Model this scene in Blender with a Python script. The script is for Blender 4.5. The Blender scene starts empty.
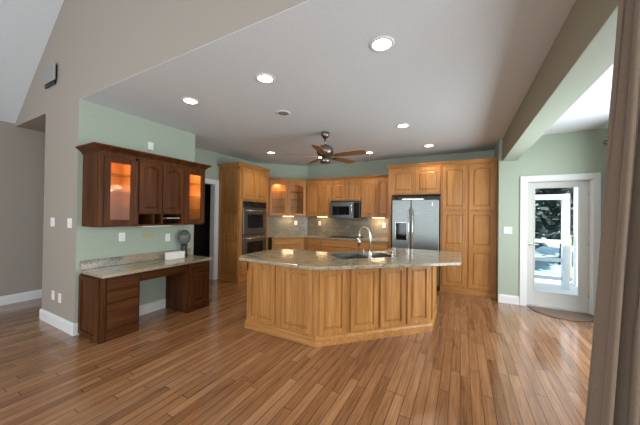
import bpy, bmesh, math, random
from mathutils import Vector, Matrix
random.seed(7)
S = bpy.context.scene
COL = S.collection
PI = math.pi

# ------------------------------------------------------------------ camera
YAW, PIT, ROL = .49067, .008307, .012977
F_ = Vector((-math.sin(YAW)*math.cos(PIT), math.cos(YAW)*math.cos(PIT), math.sin(PIT)))
r_ = F_.cross(Vector((0, 0, 1))).normalized(); u_ = r_.cross(F_)
R_ = math.cos(ROL)*r_ + math.sin(ROL)*u_; U_ = -math.sin(ROL)*r_ + math.cos(ROL)*u_
cam = bpy.data.objects.new('camera', bpy.data.cameras.new('camera'))
COL.objects.link(cam)
cam.matrix_world = Matrix(((R_.x, U_.x, -F_.x, 0), (R_.y, U_.y, -F_.y, 0), (R_.z, U_.z, -F_.z, 1.45), (0, 0, 0, 1)))
cam.data.sensor_width = 36; cam.data.lens = 265.1/640*36; cam.data.clip_start = .02
S.camera = cam

# ------------------------------------------------------------------ world, light, exposure
S.view_settings.view_transform = 'Standard'; S.view_settings.look = 'None'
S.view_settings.gamma = 1; S.view_settings.use_curve_mapping = False
S.view_settings.exposure = 0.0
w = bpy.data.worlds.new('world'); S.world = w; w.use_nodes = True
bg = w.node_tree.nodes['Background']
bg.inputs[0].default_value = (.80, .92, 1.0, 1); bg.inputs[1].default_value = 1.15

def area(name, loc, direction, sx, sy, energy, col, spread=PI):
    l = bpy.data.lights.new(name, 'AREA'); l.shape = 'RECTANGLE'; l.size = sx; l.size_y = sy
    l.energy = energy; l.color = col; l.spread = spread
    o = bpy.data.objects.new(name, l); COL.objects.link(o); o.location = loc
    o.rotation_euler = Vector(direction).to_track_quat('-Z', 'Y').to_euler()
    return o
DAY = (.86, .94, 1.0)
for wx in (-4.2, -2.2, -.2):
    area('window_daylight', (wx, -3.62, 1.7), (0, 1, -.05), 1.6, 2.3, 60, DAY)
area('side_window_daylight', (2.12, -1.2, 1.4), (-1, 0, 0), 2.7, 1.9, 110, DAY)
area('breakfast_window_daylight', (2.12, 3.75, 1.35), (-1, 0, 0), 2.2, 1.9, 120, DAY)
sun = bpy.data.objects.new('sun', bpy.data.lights.new('sun', 'SUN')); COL.objects.link(sun)
sun.data.energy = 9.0; sun.data.angle = .02; sun.data.color = (1, .96, .9)
sun.rotation_euler = Vector((.25, .5, -1)).to_track_quat('-Z', 'Y').to_euler()

# ------------------------------------------------------------------ materials
def mat(name):
    m = bpy.data.materials.new(name); m.use_nodes = True
    return m, m.node_tree, m.node_tree.nodes['Principled BSDF']
def N(nt, t, **k):
    n = nt.nodes.new(t)
    for a, b in k.items(): setattr(n, a, b)
    return n
def ramp(nt, fac, stops):
    r = N(nt, 'ShaderNodeValToRGB'); nt.links.new(fac, r.inputs[0])
    el = r.color_ramp.elements
    while len(el) < len(stops): el.new(.5)
    for e, (p, c) in zip(el, stops): e.position = p; e.color = (*c, 1)
    return r.outputs[0]
def lin(r, g, b):
    f = lambda v: (v/255/12.92) if v/255 <= .04045 else ((v/255+.055)/1.055)**2.4
    return (f(r), f(g), f(b))
def paint(name, c, rough=.6, var=.03, bump=.02, scale=60, metal=0, spec=.5):
    m, nt, b = mat(name)
    tc = N(nt, 'ShaderNodeTexCoord'); no = N(nt, 'ShaderNodeTexNoise'); no.inputs['Scale'].default_value = scale
    nt.links.new(tc.outputs['Object'], no.inputs['Vector'])
    lo = tuple(max(0, v*(1-var)) for v in c); hi = tuple(min(1, v*(1+var)) for v in c)
    nt.links.new(ramp(nt, no.outputs['Fac'], [(.3, lo), (.7, hi)]), b.inputs['Base Color'])
    if bump:
        bp = N(nt, 'ShaderNodeBump'); bp.inputs['Strength'].default_value = bump; bp.inputs['Distance'].default_value = .01
        nt.links.new(no.outputs['Fac'], bp.inputs['Height']); nt.links.new(bp.outputs[0], b.inputs['Normal'])
    b.inputs['Roughness'].default_value = rough; b.inputs['Metallic'].default_value = metal
    b.inputs['Specular IOR Level'].default_value = spec
    return m
def wood(name, dark, mid, light, grain='Z', rough=.38, spec=.35):
    m, nt, b = mat(name)
    tc = N(nt, 'ShaderNodeTexCoord'); oi = N(nt, 'ShaderNodeObjectInfo')
    ml = N(nt, 'ShaderNodeMath', operation='MULTIPLY'); ml.inputs[1].default_value = 37
    nt.links.new(oi.outputs['Random'], ml.inputs[0])
    ad = N(nt, 'ShaderNodeVectorMath', operation='ADD')
    nt.links.new(tc.outputs['Object'], ad.inputs[0]); nt.links.new(ml.outputs[0], ad.inputs[1])
    outs = []
    for sc, lg, det in ((46, 2.2, 4), (9, .9, 3)):
        mp = N(nt, 'ShaderNodeMapping'); s = [sc, sc, sc]; s['XYZ'.index(grain)] = lg
        mp.inputs['Scale'].default_value = s
        nt.links.new(ad.outputs[0], mp.inputs[0])
        no = N(nt, 'ShaderNodeTexNoise'); no.inputs['Scale'].default_value = 1; no.inputs['Detail'].default_value = det
        no.inputs['Distortion'].default_value = .6
        nt.links.new(mp.outputs[0], no.inputs['Vector']); outs.append(no.outputs['Fac'])
    mx = N(nt, 'ShaderNodeMath', operation='ADD'); nt.links.new(outs[0], mx.inputs[0]); nt.links.new(outs[1], mx.inputs[1])
    hf = N(nt, 'ShaderNodeMath', operation='MULTIPLY'); hf.inputs[1].default_value = .5; nt.links.new(mx.outputs[0], hf.inputs[0])
    nt.links.new(ramp(nt, hf.outputs[0], [(.28, dark), (.5, mid), (.74, light)]), b.inputs['Base Color'])
    b.inputs['Roughness'].default_value = rough; b.inputs['Specular IOR Level'].default_value = spec
    bp = N(nt, 'ShaderNodeBump'); bp.inputs['Strength'].default_value = .08; bp.inputs['Distance'].default_value = .003
    nt.links.new(outs[0], bp.inputs['Height']); nt.links.new(bp.outputs[0], b.inputs['Normal'])
    return m
def emit(name, c, s):
    m, nt, b = mat(name); b.inputs['Base Color'].default_value = (*c, 1)
    b.inputs['Emission Color'].default_value = (*c, 1); b.inputs['Emission Strength'].default_value = s
    return m
def glass_sheet(name, refl=.08, tint=(1, 1, 1)):
    m = bpy.data.materials.new(name); m.use_nodes = True; nt = m.node_tree
    nt.nodes.remove(nt.nodes['Principled BSDF']); out = nt.nodes['Material Output']
    t = N(nt, 'ShaderNodeBsdfTransparent'); t.inputs[0].default_value = (*tint, 1)
    g = N(nt, 'ShaderNodeBsdfGlossy'); g.inputs['Roughness'].default_value = .03
    fr = N(nt, 'ShaderNodeFresnel'); fr.inputs[0].default_value = 1.3
    mx = N(nt, 'ShaderNodeMixShader')
    k = N(nt, 'ShaderNodeMath', operation='MULTIPLY'); k.inputs[1].default_value = refl*5; nt.links.new(fr.outputs[0], k.inputs[0]); nt.links.new(k.outputs[0], mx.inputs[0]); nt.links.new(t.outputs[0], mx.inputs[1]); nt.links.new(g.outputs[0], mx.inputs[2])
    nt.links.new(mx.outputs[0], out.inputs[0])
    return m
def floor_mat():
    m, nt, b = mat('oak_plank_floor')
    L = nt.links.new
    tc = N(nt, 'ShaderNodeTexCoord'); sp = N(nt, 'ShaderNodeSeparateXYZ'); L(tc.outputs['Object'], sp.inputs[0])
    def M(op, a, b2=None, c=None):
        n = N(nt, 'ShaderNodeMath', operation=op)
        for i, v in enumerate((a, b2, c)):
            if v is None: continue
            if isinstance(v, (int, float)): n.inputs[i].default_value = v
            else: L(v, n.inputs[i])
        return n.outputs[0]
    W, LEN = .078, 1.0
    row = M('DIVIDE', sp.outputs[0], W); ri = M('FLOOR', row); rf = M('FRACT', row)
    wn = N(nt, 'ShaderNodeTexWhiteNoise', noise_dimensions='1D'); L(ri, wn.inputs['W'])
    yy = M('ADD', M('DIVIDE', sp.outputs[1], LEN), M('MULTIPLY', wn.outputs['Value'], 7.3)); yi = M('FLOOR', yy); yf = M('FRACT', yy)
    cb = N(nt, 'ShaderNodeCombineXYZ'); L(ri, cb.inputs[0]); L(yi, cb.inputs[1])
    w2 = N(nt, 'ShaderNodeTexWhiteNoise', noise_dimensions='2D'); L(cb.outputs[0], w2.inputs['Vector'])
    # grain, shifted per plank
    sc = N(nt, 'ShaderNodeVectorMath', operation='SCALE'); sc.inputs['Scale'].default_value = 40; L(w2.outputs['Color'], sc.inputs[0])
    ad = N(nt, 'ShaderNodeVectorMath', operation='ADD'); L(tc.outputs['Object'], ad.inputs[0]); L(sc.outputs[0], ad.inputs[1])
    mp = N(nt, 'ShaderNodeMapping'); mp.inputs['Scale'].default_value = (55, 2.6, 1); L(ad.outputs[0], mp.inputs[0])
    no = N(nt, 'ShaderNodeTexNoise'); no.inputs['Scale'].default_value = 1; no.inputs['Detail'].default_value = 5; no.inputs['Distortion'].default_value = 1.0
    L(mp.outputs[0], no.inputs['Vector'])
    mp2 = N(nt, 'ShaderNodeMapping'); mp2.inputs['Scale'].default_value = (9, 1.1, 1); L(ad.outputs[0], mp2.inputs[0])
    n2 = N(nt, 'ShaderNodeTexNoise'); n2.inputs['Scale'].default_value = 1; n2.inputs['Detail'].default_value = 3; L(mp2.outputs[0], n2.inputs['Vector'])
    f = M('ADD', M('ADD', .04, M('MULTIPLY', w2.outputs['Value'], .2)), M('ADD', M('MULTIPLY', no.outputs['Fac'], .52), M('MULTIPLY', n2.outputs['Fac'], .36)))
    c = ramp(nt, f, [(.36, lin(94, 62, 40)), (.48, lin(130, 90, 60)), (.66, lin(154, 112, 78)), (.86, lin(180, 140, 103))])
    # seams
    e1 = M('LESS_THAN', M('MINIMUM', rf, M('SUBTRACT', 1, rf)), .03)
    e2 = M('LESS_THAN', M('MINIMUM', yf, M('SUBTRACT', 1, yf)), .0025)
    seam = M('MAXIMUM', e1, e2)
    mx = N(nt, 'ShaderNodeMix', data_type='RGBA'); L(M('MULTIPLY', seam, .85), mx.inputs[0]); L(c, mx.inputs[6]); mx.inputs[7].default_value = (*lin(52, 32, 20), 1)
    L(mx.outputs[2], b.inputs['Base Color'])
    L(M('ADD', .13, M('MULTIPLY', no.outputs['Fac'], .14)), b.inputs['Roughness']); b.inputs['Coat Weight'].default_value = .5; b.inputs['Coat Roughness'].default_value = .1
    bp = N(nt, 'ShaderNodeBump'); bp.inputs['Strength'].default_value = .2; bp.inputs['Distance'].default_value = .0012
    wv = N(nt, 'ShaderNodeTexNoise'); wv.inputs['Scale'].default_value = 5; L(tc.outputs['Object'], wv.inputs['Vector'])
    L(M('ADD', M('MULTIPLY', seam, -1), M('ADD', M('MULTIPLY', no.outputs['Fac'], .3), M('MULTIPLY', wv.outputs['Fac'], 1.5))), bp.inputs['Height']); L(bp.outputs[0], b.inputs['Normal'])
    return m
def granite_mat():
    m, nt, b = mat('granite'); L = nt.links.new
    tc = N(nt, 'ShaderNodeTexCoord')
    a = N(nt, 'ShaderNodeTexNoise'); a.inputs['Scale'].default_value = 7; a.inputs['Detail'].default_value = 6; a.inputs['Distortion'].default_value = 1.6
    c = N(nt, 'ShaderNodeTexNoise'); c.inputs['Scale'].default_value = 70; c.inputs['Detail'].default_value = 3
    mp = N(nt, 'ShaderNodeMapping'); mp.inputs['Scale'].default_value = (.35, 1.3, 1); mp.inputs['Rotation'].default_value = (0, 0, -.35); L(tc.outputs['Object'], mp.inputs[0])
    L(mp.outputs[0], a.inputs['Vector']); L(tc.outputs['Object'], c.inputs['Vector'])
    c1 = ramp(nt, a.outputs['Fac'], [(.30, lin(88, 88, 82)), (.43, lin(138, 130, 110)), (.53, lin(168, 152, 120)), (.66, lin(144, 142, 130))])
    c2 = ramp(nt, c.outputs['Fac'], [(.36, lin(60, 58, 54)), (.46, lin(146, 136, 116)), (.6, lin(186, 176, 152))])
    mx = N(nt, 'ShaderNodeMix', data_type='RGBA'); mx.inputs[0].default_value = .4; L(c1, mx.inputs[6]); L(c2, mx.inputs[7])
    L(mx.outputs[2], b.inputs['Base Color']); b.inputs['Roughness'].default_value = .12
    return m
def tile_mat():
    m, nt, b = mat('stone_tile'); L = nt.links.new
    tc = N(nt, 'ShaderNodeTexCoord'); br = N(nt, 'ShaderNodeTexBrick')
    mp = N(nt, 'ShaderNodeMapping'); mp.inputs['Rotation'].default_value = (PI/2, 0, 0); L(tc.outputs['Object'], mp.inputs[0])
    br.inputs['Scale'].default_value = 1; br.inputs['Brick Width'].default_value = .15; br.inputs['Row Height'].default_value = .1
    br.inputs['Mortar Size'].default_value = .003; L(mp.outputs[0], br.inputs['Vector'])
    br.inputs['Color1'].default_value = (*lin(150, 140, 118), 1); br.inputs['Color2'].default_value = (*lin(128, 122, 104), 1)
    br.inputs['Mortar'].default_value = (*lin(110, 104, 90), 1)
    no = N(nt, 'ShaderNodeTexNoise'); no.inputs['Scale'].default_value = 14; no.inputs['Detail'].default_value = 4; L(tc.outputs['Object'], no.inputs['Vector'])
    mx = N(nt, 'ShaderNodeMix', data_type='RGBA', blend_type='MULTIPLY'); mx.inputs[0].default_value = .5; L(br.outputs['Color'], mx.inputs[6])
    L(ramp(nt, no.outputs['Fac'], [(.3, (.6, .6, .58)), (.7, (1, 1, 1))]), mx.inputs[7])
    L(mx.outputs[2], b.inputs['Base Color']); b.inputs['Roughness'].default_value = .25
    return m
def steel_mat(name='brushed_steel', c=(.21, .225, .215), r=.32, axis=2):
    m, nt, b = mat(name); L = nt.links.new
    tc = N(nt, 'ShaderNodeTexCoord'); mp = N(nt, 'ShaderNodeMapping'); s = [300, 300, 300]; s[0] = 3; mp.inputs['Scale'].default_value = s
    L(tc.outputs['Object'], mp.inputs[0]); no = N(nt, 'ShaderNodeTexNoise'); no.inputs['Scale'].default_value = 1; L(mp.outputs[0], no.inputs['Vector'])
    L(ramp(nt, no.outputs['Fac'], [(.3, (r-.06,)*3), (.7, (r+.08,)*3)]), b.inputs['Roughness'])
    b.inputs['Base Color'].default_value = (*c, 1); b.inputs['Metallic'].default_value = 1
    return m
def cloth_mat(name, c1, c2):
    m, nt, b = mat(name); L = nt.links.new
    tc = N(nt, 'ShaderNodeTexCoord'); mp = N(nt, 'ShaderNodeMapping'); mp.inputs['Scale'].default_value = (700, 700, 300); L(tc.outputs['Object'], mp.inputs[0])
    no = N(nt, 'ShaderNodeTexNoise'); no.inputs['Scale'].default_value = 1; no.inputs['Detail'].default_value = 2; L(mp.outputs[0], no.inputs['Vector'])
    L(ramp(nt, no.outputs['Fac'], [(.35, c1), (.65, c2)]), b.inputs['Base Color']); b.inputs['Roughness'].default_value = .9
    b.inputs['Sheen Weight'].default_value = .2
    bp = N(nt, 'ShaderNodeBump'); bp.inputs['Strength'].default_value = .3; bp.inputs['Distance'].default_value = .002
    L(no.outputs['Fac'], bp.inputs['Height']); L(bp.outputs[0], b.inputs['Normal'])
    return m

M_floor = floor_mat(); M_granite = granite_mat(); M_tile = tile_mat()
M_gray = paint('taupe_wall_paint', lin(160, 150, 139)); M_green = paint('sage_wall_paint', lin(166, 176, 158))
M_ceil = paint('ceiling_paint', lin(214, 219, 222), .8); M_white = paint('white_trim_paint', lin(226, 226, 224), .4, .01, 0)
M_doorw = paint('door_paint', lin(205, 203, 196), .45, .01, 0)
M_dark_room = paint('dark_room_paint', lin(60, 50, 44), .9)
OAK = (lin(140, 92, 44), lin(176, 121, 64), lin(200, 148, 88))
M_oak = wood('honey_oak', *OAK); M_oakh = wood('honey_oak_rail', *OAK, grain='X')
WAL = (lin(48, 25, 9), lin(76, 42, 18), lin(106, 64, 30))
M_wal = wood('dark_stained_oak', *WAL, rough=.45, spec=.12); M_walh = wood('dark_stained_oak_rail', *WAL, grain='X', rough=.45, spec=.12)
M_walin = wood('cabinet_interior_wood', lin(150, 90, 45), lin(178, 112, 60), lin(196, 132, 76), rough=.5)
M_steel = steel_mat(); M_chrome = paint('satin_nickel', (.80, .78, .75), .25, .02, 0, metal=1)
M_black = paint('black_plastic', (.012, .012, .013), .35, .1, 0); M_blackgl = paint('black_glass', (.008, .008, .009), .06, .1, 0)
M_bronze = paint('brushed_pewter', (.30, .25, .22), .3, .08, 0, metal=1)
M_blade = wood('fan_blade_wood', lin(112, 76, 46), lin(140, 100, 64), lin(165, 122, 84), grain='X', rough=.45)
M_glass = glass_sheet('clear_glass', .05); M_shelf = glass_sheet('glass_shelf', tint=(.85, .93, .88))
M_lamp = emit('lamp_lens', (1, .82, .6), 14); M_strip = emit('warm_light_strip', (1, .7, .38), 8)
M_plast = paint('white_plastic', lin(235, 235, 230), .4, .01, 0)
M_curtain = cloth_mat('taupe_linen', lin(106, 89, 73), lin(126, 107, 89))
M_mat = cloth_mat('brown_coir', lin(88, 66, 48), lin(120, 94, 70))

# ------------------------------------------------------------------ mesh builder
class MB:
    def __init__(s): s.v = []; s.f = []; s.sm = set()
    def box(s, x0, y0, z0, x1, y1, z1):
        b = len(s.v)
        s.v += [(x, y, z) for z in (z0, z1) for (x, y) in ((x0, y0), (x1, y0), (x1, y1), (x0, y1))]
        s.f += [tuple(b+i for i in q) for q in ((3, 2, 1, 0), (4, 5, 6, 7), (0, 1, 5, 4), (1, 2, 6, 5), (2, 3, 7, 6), (3, 0, 4, 7))]
        return s
    def prism(s, poly, a0, a1, axis='z'):
        b = len(s.v); n = len(poly)
        for a in (a0, a1):
            for p, q in poly:
                s.v.append({'z': (p, q, a), 'y': (p, a, q), 'x': (a, p, q)}[axis])
        s.f.append(tuple(b+i for i in range(n))[::-1]); s.f.append(tuple(b+n+i for i in range(n)))
        for i in range(n):
            j = (i+1) % n; s.f.append((b+i, b+j, b+n+j, b+n+i))
        return s
    def lathe(s, prof, cx=0, cy=0, n=24, axis='z', c3=0):
        b = len(s.v); m = len(prof)
        for r, z in prof:
            for k in range(n):
                a = 2*PI*k/n; p, q = r*math.cos(a), r*math.sin(a)
                s.v.append({'z': (cx+p, cy+q, c3+z), 'y': (cx+p, c3+z, cy+q), 'x': (c3+z, cx+p, cy+q)}[axis])
        for i in range(m-1):
            for k in range(n):
                k2 = (k+1) % n
                s.sm.add(len(s.f)); s.f.append((b+i*n+k, b+i*n+k2, b+(i+1)*n+k2, b+(i+1)*n+k))
        s.f.append(tuple(b+k for k in range(n))[::-1]); s.f.append(tuple(b+(m-1)*n+k for k in range(n)))
        return s
    def tube(s, pts, r, n=10):
        pts = [Vector(p) for p in pts]; b = len(s.v); m = len(pts)
        rs = r if isinstance(r, (list, tuple)) else [r]*m
        up = Vector((0, 0, 1))
        for i, p in enumerate(pts):
            t = (pts[min(i+1, m-1)]-pts[max(i-1, 0)]).normalized()
            a = t.cross(up)
            if a.length < .1: a = t.cross(Vector((1, 0, 0)))
            if i and a.dot(pa) < 0: a = -a
            # parallel transport
            if i: a = (pa - t*pa.dot(t))
            a.normalize(); pa = a; c = t.cross(a)
            for k in range(n):
                g = 2*PI*k/n; s.v.append(tuple(p+(a*math.cos(g)+c*math.sin(g))*rs[i]))
        for i in range(m-1):
            for k in range(n):
                k2 = (k+1) % n; s.sm.add(len(s.f)); s.f.append((b+i*n+k, b+i*n+k2, b+(i+1)*n+k2, b+(i+1)*n+k))
        s.f.append(tuple(b+k for k in range(n))[::-1]); s.f.append(tuple(b+(m-1)*n+k for k in range(n)))
        return s
    def sweep(s, path, prof):
        """profile (out, z) swept along an open xy path, out = to the right of travel, mitred"""
        b = len(s.v); P = [Vector(p) for p in path]; n = len(prof)
        for i, p in enumerate(P):
            d0 = (p-P[i-1]).normalized() if i else (P[1]-p).normalized()
            d1 = (P[i+1]-p).normalized() if i < len(P)-1 else d0
            n0 = Vector((d0.y, -d0.x)); n1 = Vector((d1.y, -d1.x)); mm = (n0+n1).normalized(); k = 1/max(.3, mm.dot(n0))
            for o, z in prof: s.v.append((p.x+mm.x*o*k, p.y+mm.y*o*k, z))
        for i in range(len(P)-1):
            for k in range(n):
                k2 = (k+1) % n; s.f.append((b+i*n+k, b+(i+1)*n+k, b+(i+1)*n+k2, b+i*n+k2))
        s.f.append(tuple(b+k for k in range(n))); s.f.append(tuple(b+(len(P)-1)*n+k for k in range(n))[::-1])
        return s
    def door(s, x, z, w, h, arch=0, t=.02, st=.055, y=0, glass=False, raised=True):
        K = 11 if arch else 2
        xi0, xi1, zi0, zi1 = x+st, x+w-st, z+st, z+h-st
        inner = [(xi0, zi0), (xi1, zi0)]; outer = [(x, z), (x+w, z)]
        for k in range(K):
            u = k/(K-1); zz = zi1-arch+arch*math.sin(PI*u)**.8 if 0 < u < 1 else zi1-arch
            inner.append((xi1+(xi0-xi1)*u, zz)); outer.append((x+w-w*u, z+h))
        n = len(inner)
        def ring(pts, yy):
            b = len(s.v); s.v.extend((p, yy, q) for p, q in pts); return b
        def br(a, c):
            for i in range(n):
                j = (i+1) % n; s.f.append((a+i, a+j, c+j, c+i))
        ob = ring(outer, y); of = ring([(min(max(p, x+.003), x+w-.003), min(max(q, z+.003), z+h-.003)) for p, q in outer], y-t)
        om = ring(outer, y-t+.004)
        inf = ring(inner, y-t)
        br(ob, om); br(om, of); br(of, inf)
        if glass:
            ib = ring(inner, y); br(inf, ib); br(ib, ob)
        else:
            cx, cz = (xi0+xi1)/2, (zi0+zi1)/2; wi, hi = xi1-xi0, zi1-zi0
            def ins(d): return [(cx+(p-cx)*(1-2*d/wi), cz+(q-cz)*(1-2*d/hi)) for p, q in inner]
            g0 = ring(ins(.002), y-t+.014); br(inf, g0)
            if raised:
                g1 = ring(ins(.011), y-t+.014); g2 = ring(ins(min(.034, wi*.25)), y-t+.003); br(g0, g1); br(g1, g2); last = g2
            else: last = g0
            s.f.append(tuple(last+i for i in range(n)))
            s.f.append(tuple(ob+i for i in range(n))[::-1])
        return s
    def drawer(s, x, z, w, h, t=.02, y=0):
        b = .012
        pts = [(x, z), (x+w, z), (x+w, z+h), (x, z+h)]
        pi = [(x+b, z+b), (x+w-b, z+b), (x+w-b, z+h-b), (x+b, z+h-b)]
        o = len(s.v)
        s.v += [(p, y, q) for p, q in pts]+[(p, y-t+.008, q) for p, q in pts]+[(p, y-t, q) for p, q in pi]
        for a in (0, 4):
            for i in range(4): j = (i+1) % 4; s.f.append((o+a+i, o+a+j, o+a+4+j, o+a+4+i))
        s.f.append((o+8, o+9, o+10, o+11)); s.f.append((o+3, o+2, o+1, o))
        return s
    def build(s, name, m, parent=None, loc=(0, 0, 0), rotz=0, bevel=0, rot=None, **props):
        me = bpy.data.meshes.new(name); me.from_pydata(s.v, [], s.f); me.update()
        bm = bmesh.new(); bm.from_mesh(me); bmesh.ops.recalc_face_normals(bm, faces=bm.faces); bm.to_mesh(me); bm.free()
        for i in s.sm: me.polygons[i].use_smooth = True
        for mm in (m if isinstance(m, (list, tuple)) else [m]): me.materials.append(mm)
        o = bpy.data.objects.new(name, me); COL.objects.link(o)
        if parent: o.parent = parent
        o.location = loc; o.rotation_euler = rot or (0, 0, rotz)
        if bevel:
            bv = o.modifiers.new('bevel', 'BEVEL'); bv.width = bevel; bv.segments = 2; bv.limit_method = 'ANGLE'; bv.angle_limit = .6
        for k, v in props.items(): o[k] = v
        return o
def thing(name, label, cat, loc=(0, 0, 0), rotz=0, group=None):
    o = bpy.data.objects.new(name, None); COL.objects.link(o); o.location = loc; o.rotation_euler = (0, 0, rotz); o.empty_display_size = .1
    o['label'] = label; o['category'] = cat
    if group: o['group'] = group
    return o
def tag(o, label, cat, group=None):
    o['label'] = label; o['category'] = cat
    if group: o['group'] = group
    return o
def struct(name, mb, m, bevel=0, **k):
    o = mb.build(name, m, bevel=bevel, **k); o['kind'] = 'structure'; return o
def copy_tree(o, parent=None):
    c = o.copy(); COL.objects.link(c)
    if parent: c.parent = parent
    for ch in list(o.children): copy_tree(ch, c)
    return c

# ------------------------------------------------------------------ room shell
ZC = 2.78
struct('floor', MB().box(-6.5, -3.7, -.08, 2.1, 6.5, 0), M_floor)
struct('ceiling_kitchen', MB().box(-3.99, 1.403, ZC, 1.97, 6.4, ZC+.1).box(-5.0, 2.951, ZC, -3.99, 6.4, ZC+.1), M_ceil)
SL = .757; xr = -2.115; zr = 2.82+(xr+6.2)*SL
struct('ceiling_slope_left', MB().prism([(-6.2, 2.82), (xr, zr), (xr, zr+.1), (-6.35, 2.82)], -3.6, 1.4, 'y'), M_ceil)
struct('ceiling_slope_right', MB().prism([(xr, zr), (1.97, 2.83), (2.1, 2.83), (xr, zr+.1)], -3.6, 1.4, 'y'), M_ceil)
g = MB().prism([(-4.98, 0), (-3.99, 0), (-3.99, ZC+.004), (1.97, ZC+.004), (1.97, 2.83), (xr, zr), (-6.2, 2.82), (-6.2, ZC-.005), (-4.98, ZC-.005)], 1.4, 1.52, 'y')
struct('wall_gable', g, M_gray)
struct('wall_desk', MB().box(-4.98, 1.521, 0, -3.99, 2.95, ZC), M_green)
struct('trim_green_corner', MB().box(-3.9902, 1.402, 0, -3.9885, 1.522, ZC), M_green)
struct('wall_left', MB().box(-6.32, -3.6, 0, -6.2, 1.4, 2.82).box(-6.32, 1.4, 0, -6.2, 2.95, 2.9), M_gray)
struct('ceiling_hall', MB().box(-6.2, 1.521, ZC-.005, -4.98, 2.95, ZC+.1), M_gray)
struct('wall_hall_end', MB().box(-6.32, 2.951, 0, -4.77, 3.02, 2.9), M_gray)
struct('wall_kitchen_left', MB().box(-4.9, 3.021, 0, -4.76, 3.1, ZC).box(-4.9, 3.1, 2.10, -4.76, 4.03, ZC).box(-4.9, 4.03, 0, -4.76, 5.24, ZC), M_green)
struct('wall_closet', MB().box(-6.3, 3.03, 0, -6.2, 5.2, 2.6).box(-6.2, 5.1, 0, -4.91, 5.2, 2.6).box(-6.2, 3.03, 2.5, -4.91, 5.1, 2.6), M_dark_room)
struct('wall_diagonal', MB().prism([(-4.76, 5.241), (-3.73, 6.271), (-3.8, 6.37), (-4.9, 5.27), (-4.9, 5.241)], 0, ZC), M_green)
struct('wall_back', MB().box(-3.735, 6.27, 0, .56, 6.39, ZC), M_green)
struct('wall_door_side', MB().box(.56, 5.45, 0, .925, 5.6, ZC).box(.56, 5.6, 0, .70, 6.39, ZC).box(.925, 5.45, 2.06, 1.745, 5.6, ZC).box(1.745, 5.45, 0, 1.97, 5.6, ZC), M_green)
struct('wall_breakfast_right', MB().box(1.97, 1.4, 0, 2.07, 2.6, ZC).box(1.97, 2.6, 0, 2.07, 4.9, .35).box(1.97, 2.6, 2.35, 2.07, 4.9, ZC).box(1.97, 4.9, 0, 2.07, 5.6, ZC), M_green)
struct('wall_pier', MB().box(.62, 1.401, 0, 1.97, 1.52, ZC-.005), M_gray)
struct('trim_beam', MB().box(.61, 1.523, 2.40, .815, 5.449, ZC-.002), M_green)
struct('trim_beam_shade', MB().box(.606, 1.523, 2.401, .6098, 5.449, ZC-.002), paint('beam_shade_olive', lin(150, 142, 122)))  # thin slab; warm shade on the beam's kitchen side put into its colour
struct('wall_great_right', MB().box(1.97, -3.6, 0, 2.07, -2.55, 2.83).box(1.97, -2.55, 0, 2.07, .15, .45).box(1.97, -2.55, 2.35, 2.07, .15, 2.83).box(1.97, .15, 0, 2.07, 1.4, 2.83), M_gray)
wl = MB().box(-6.2, -3.6, 0, 1.97, -3.5, .5).prism([(-6.2, 2.9), (1.97, 2.9), (1.97, 2.83), (xr, zr), (-6.2, 2.83)], -3.6, -3.5, 'y')
for a, b_ in ((-6.2, -5.0), (-3.4, -3.0), (-1.4, -1.0), (.6, 1.97)): wl.box(a, -3.6, .5, b_, -3.5, 2.9)
struct('wall_rear', wl, M_gray)
BBP = [(0, 0), (.016, 0), (.016, .11), (.010, .135), (0, .14)]
struct('baseboard_gable', MB().sweep([(-4.98, 2.9), (-4.98, 1.4), (-3.99, 1.4), (-3.99, 1.44)], BBP), M_white)
struct('baseboard_desk', MB().sweep([(-3.99, 1.862), (-3.99, 2.478)], BBP), M_white)
struct('baseboard_left', MB().sweep([(-6.2, -3.5), (-6.2, 2.9)], BBP), M_white)
struct('baseboard_door_side', MB().sweep([(.563, 5.45), (.853, 5.45)], BBP), M_white)
struct('baseboard_breakfast', MB().sweep([(1.83, 5.45), (1.968, 5.45)], BBP), M_white)
def casing(name, x0, x1, zt, y, wd=.085):
    return MB().box(x0-wd, y-.02, 0, x0, y, zt+wd).box(x1, y-.02, 0, x1+wd, y, zt+wd).box(x0, y-.02, zt, x1, y, zt+wd).box(x0-.004, y, 0, x0+.014, y+.14, zt).box(x1-.014, y, 0, x1+.004, y+.14, zt).box(x0, y, zt-.014, x1, y+.14, zt+.004)
struct('trim_exterior_door', casing('', .940, 1.738, 2.045, 5.449), M_white, bevel=.003)
struct('trim_closet_door', casing('', 3.11, 4.035, 2.095, 0), M_white, bevel=.003, loc=(-4.759, 0, 0), rotz=PI/2)

# ------------------------------------------------------------------ exterior door
d = thing('door_1', 'pale grey exterior door with one tall glass pane beside the pantry', 'door', (.957, 5.53, .012))
d['kind'] = 'structure'
W, H = .764, 2.016
MB().box(0, 0, 0, .11, .045, H).box(.652, 0, 0, W, .045, H).box(.11, 0, 0, .652, .045, .23).box(.11, 0, 1.92, .652, .045, H).build('door_slab', M_doorw, d, bevel=.003)
MB().box(.11, .018, .23, .652, .026, 1.92).build('pane', M_glass, d)
MB().box(.098, -.008, .22, .112, 0, 1.93).box(.650, -.008, .22, .664, 0, 1.93).box(.112, -.008, .22, .650, 0, .234).box(.112, -.008, 1.916, .650, 0, 1.93).build('glazing_bead', M_doorw, d, bevel=.002)
MB().lathe([(.028, 0), (.028, -.008), (.01, -.01), (.01, -.045)], .045, 1.0, 16, 'y', 0).box(.035, -.052, .99, .15, -.04, 1.01).build('lever_handle', M_chrome, d, bevel=.002)
for z in (.22, 1.0, 1.78):
    MB().lathe([(.007, 0), (.007, .1)], W+.004, -.008, 10, 'z', z).build('hinge', M_chrome, d)
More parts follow.
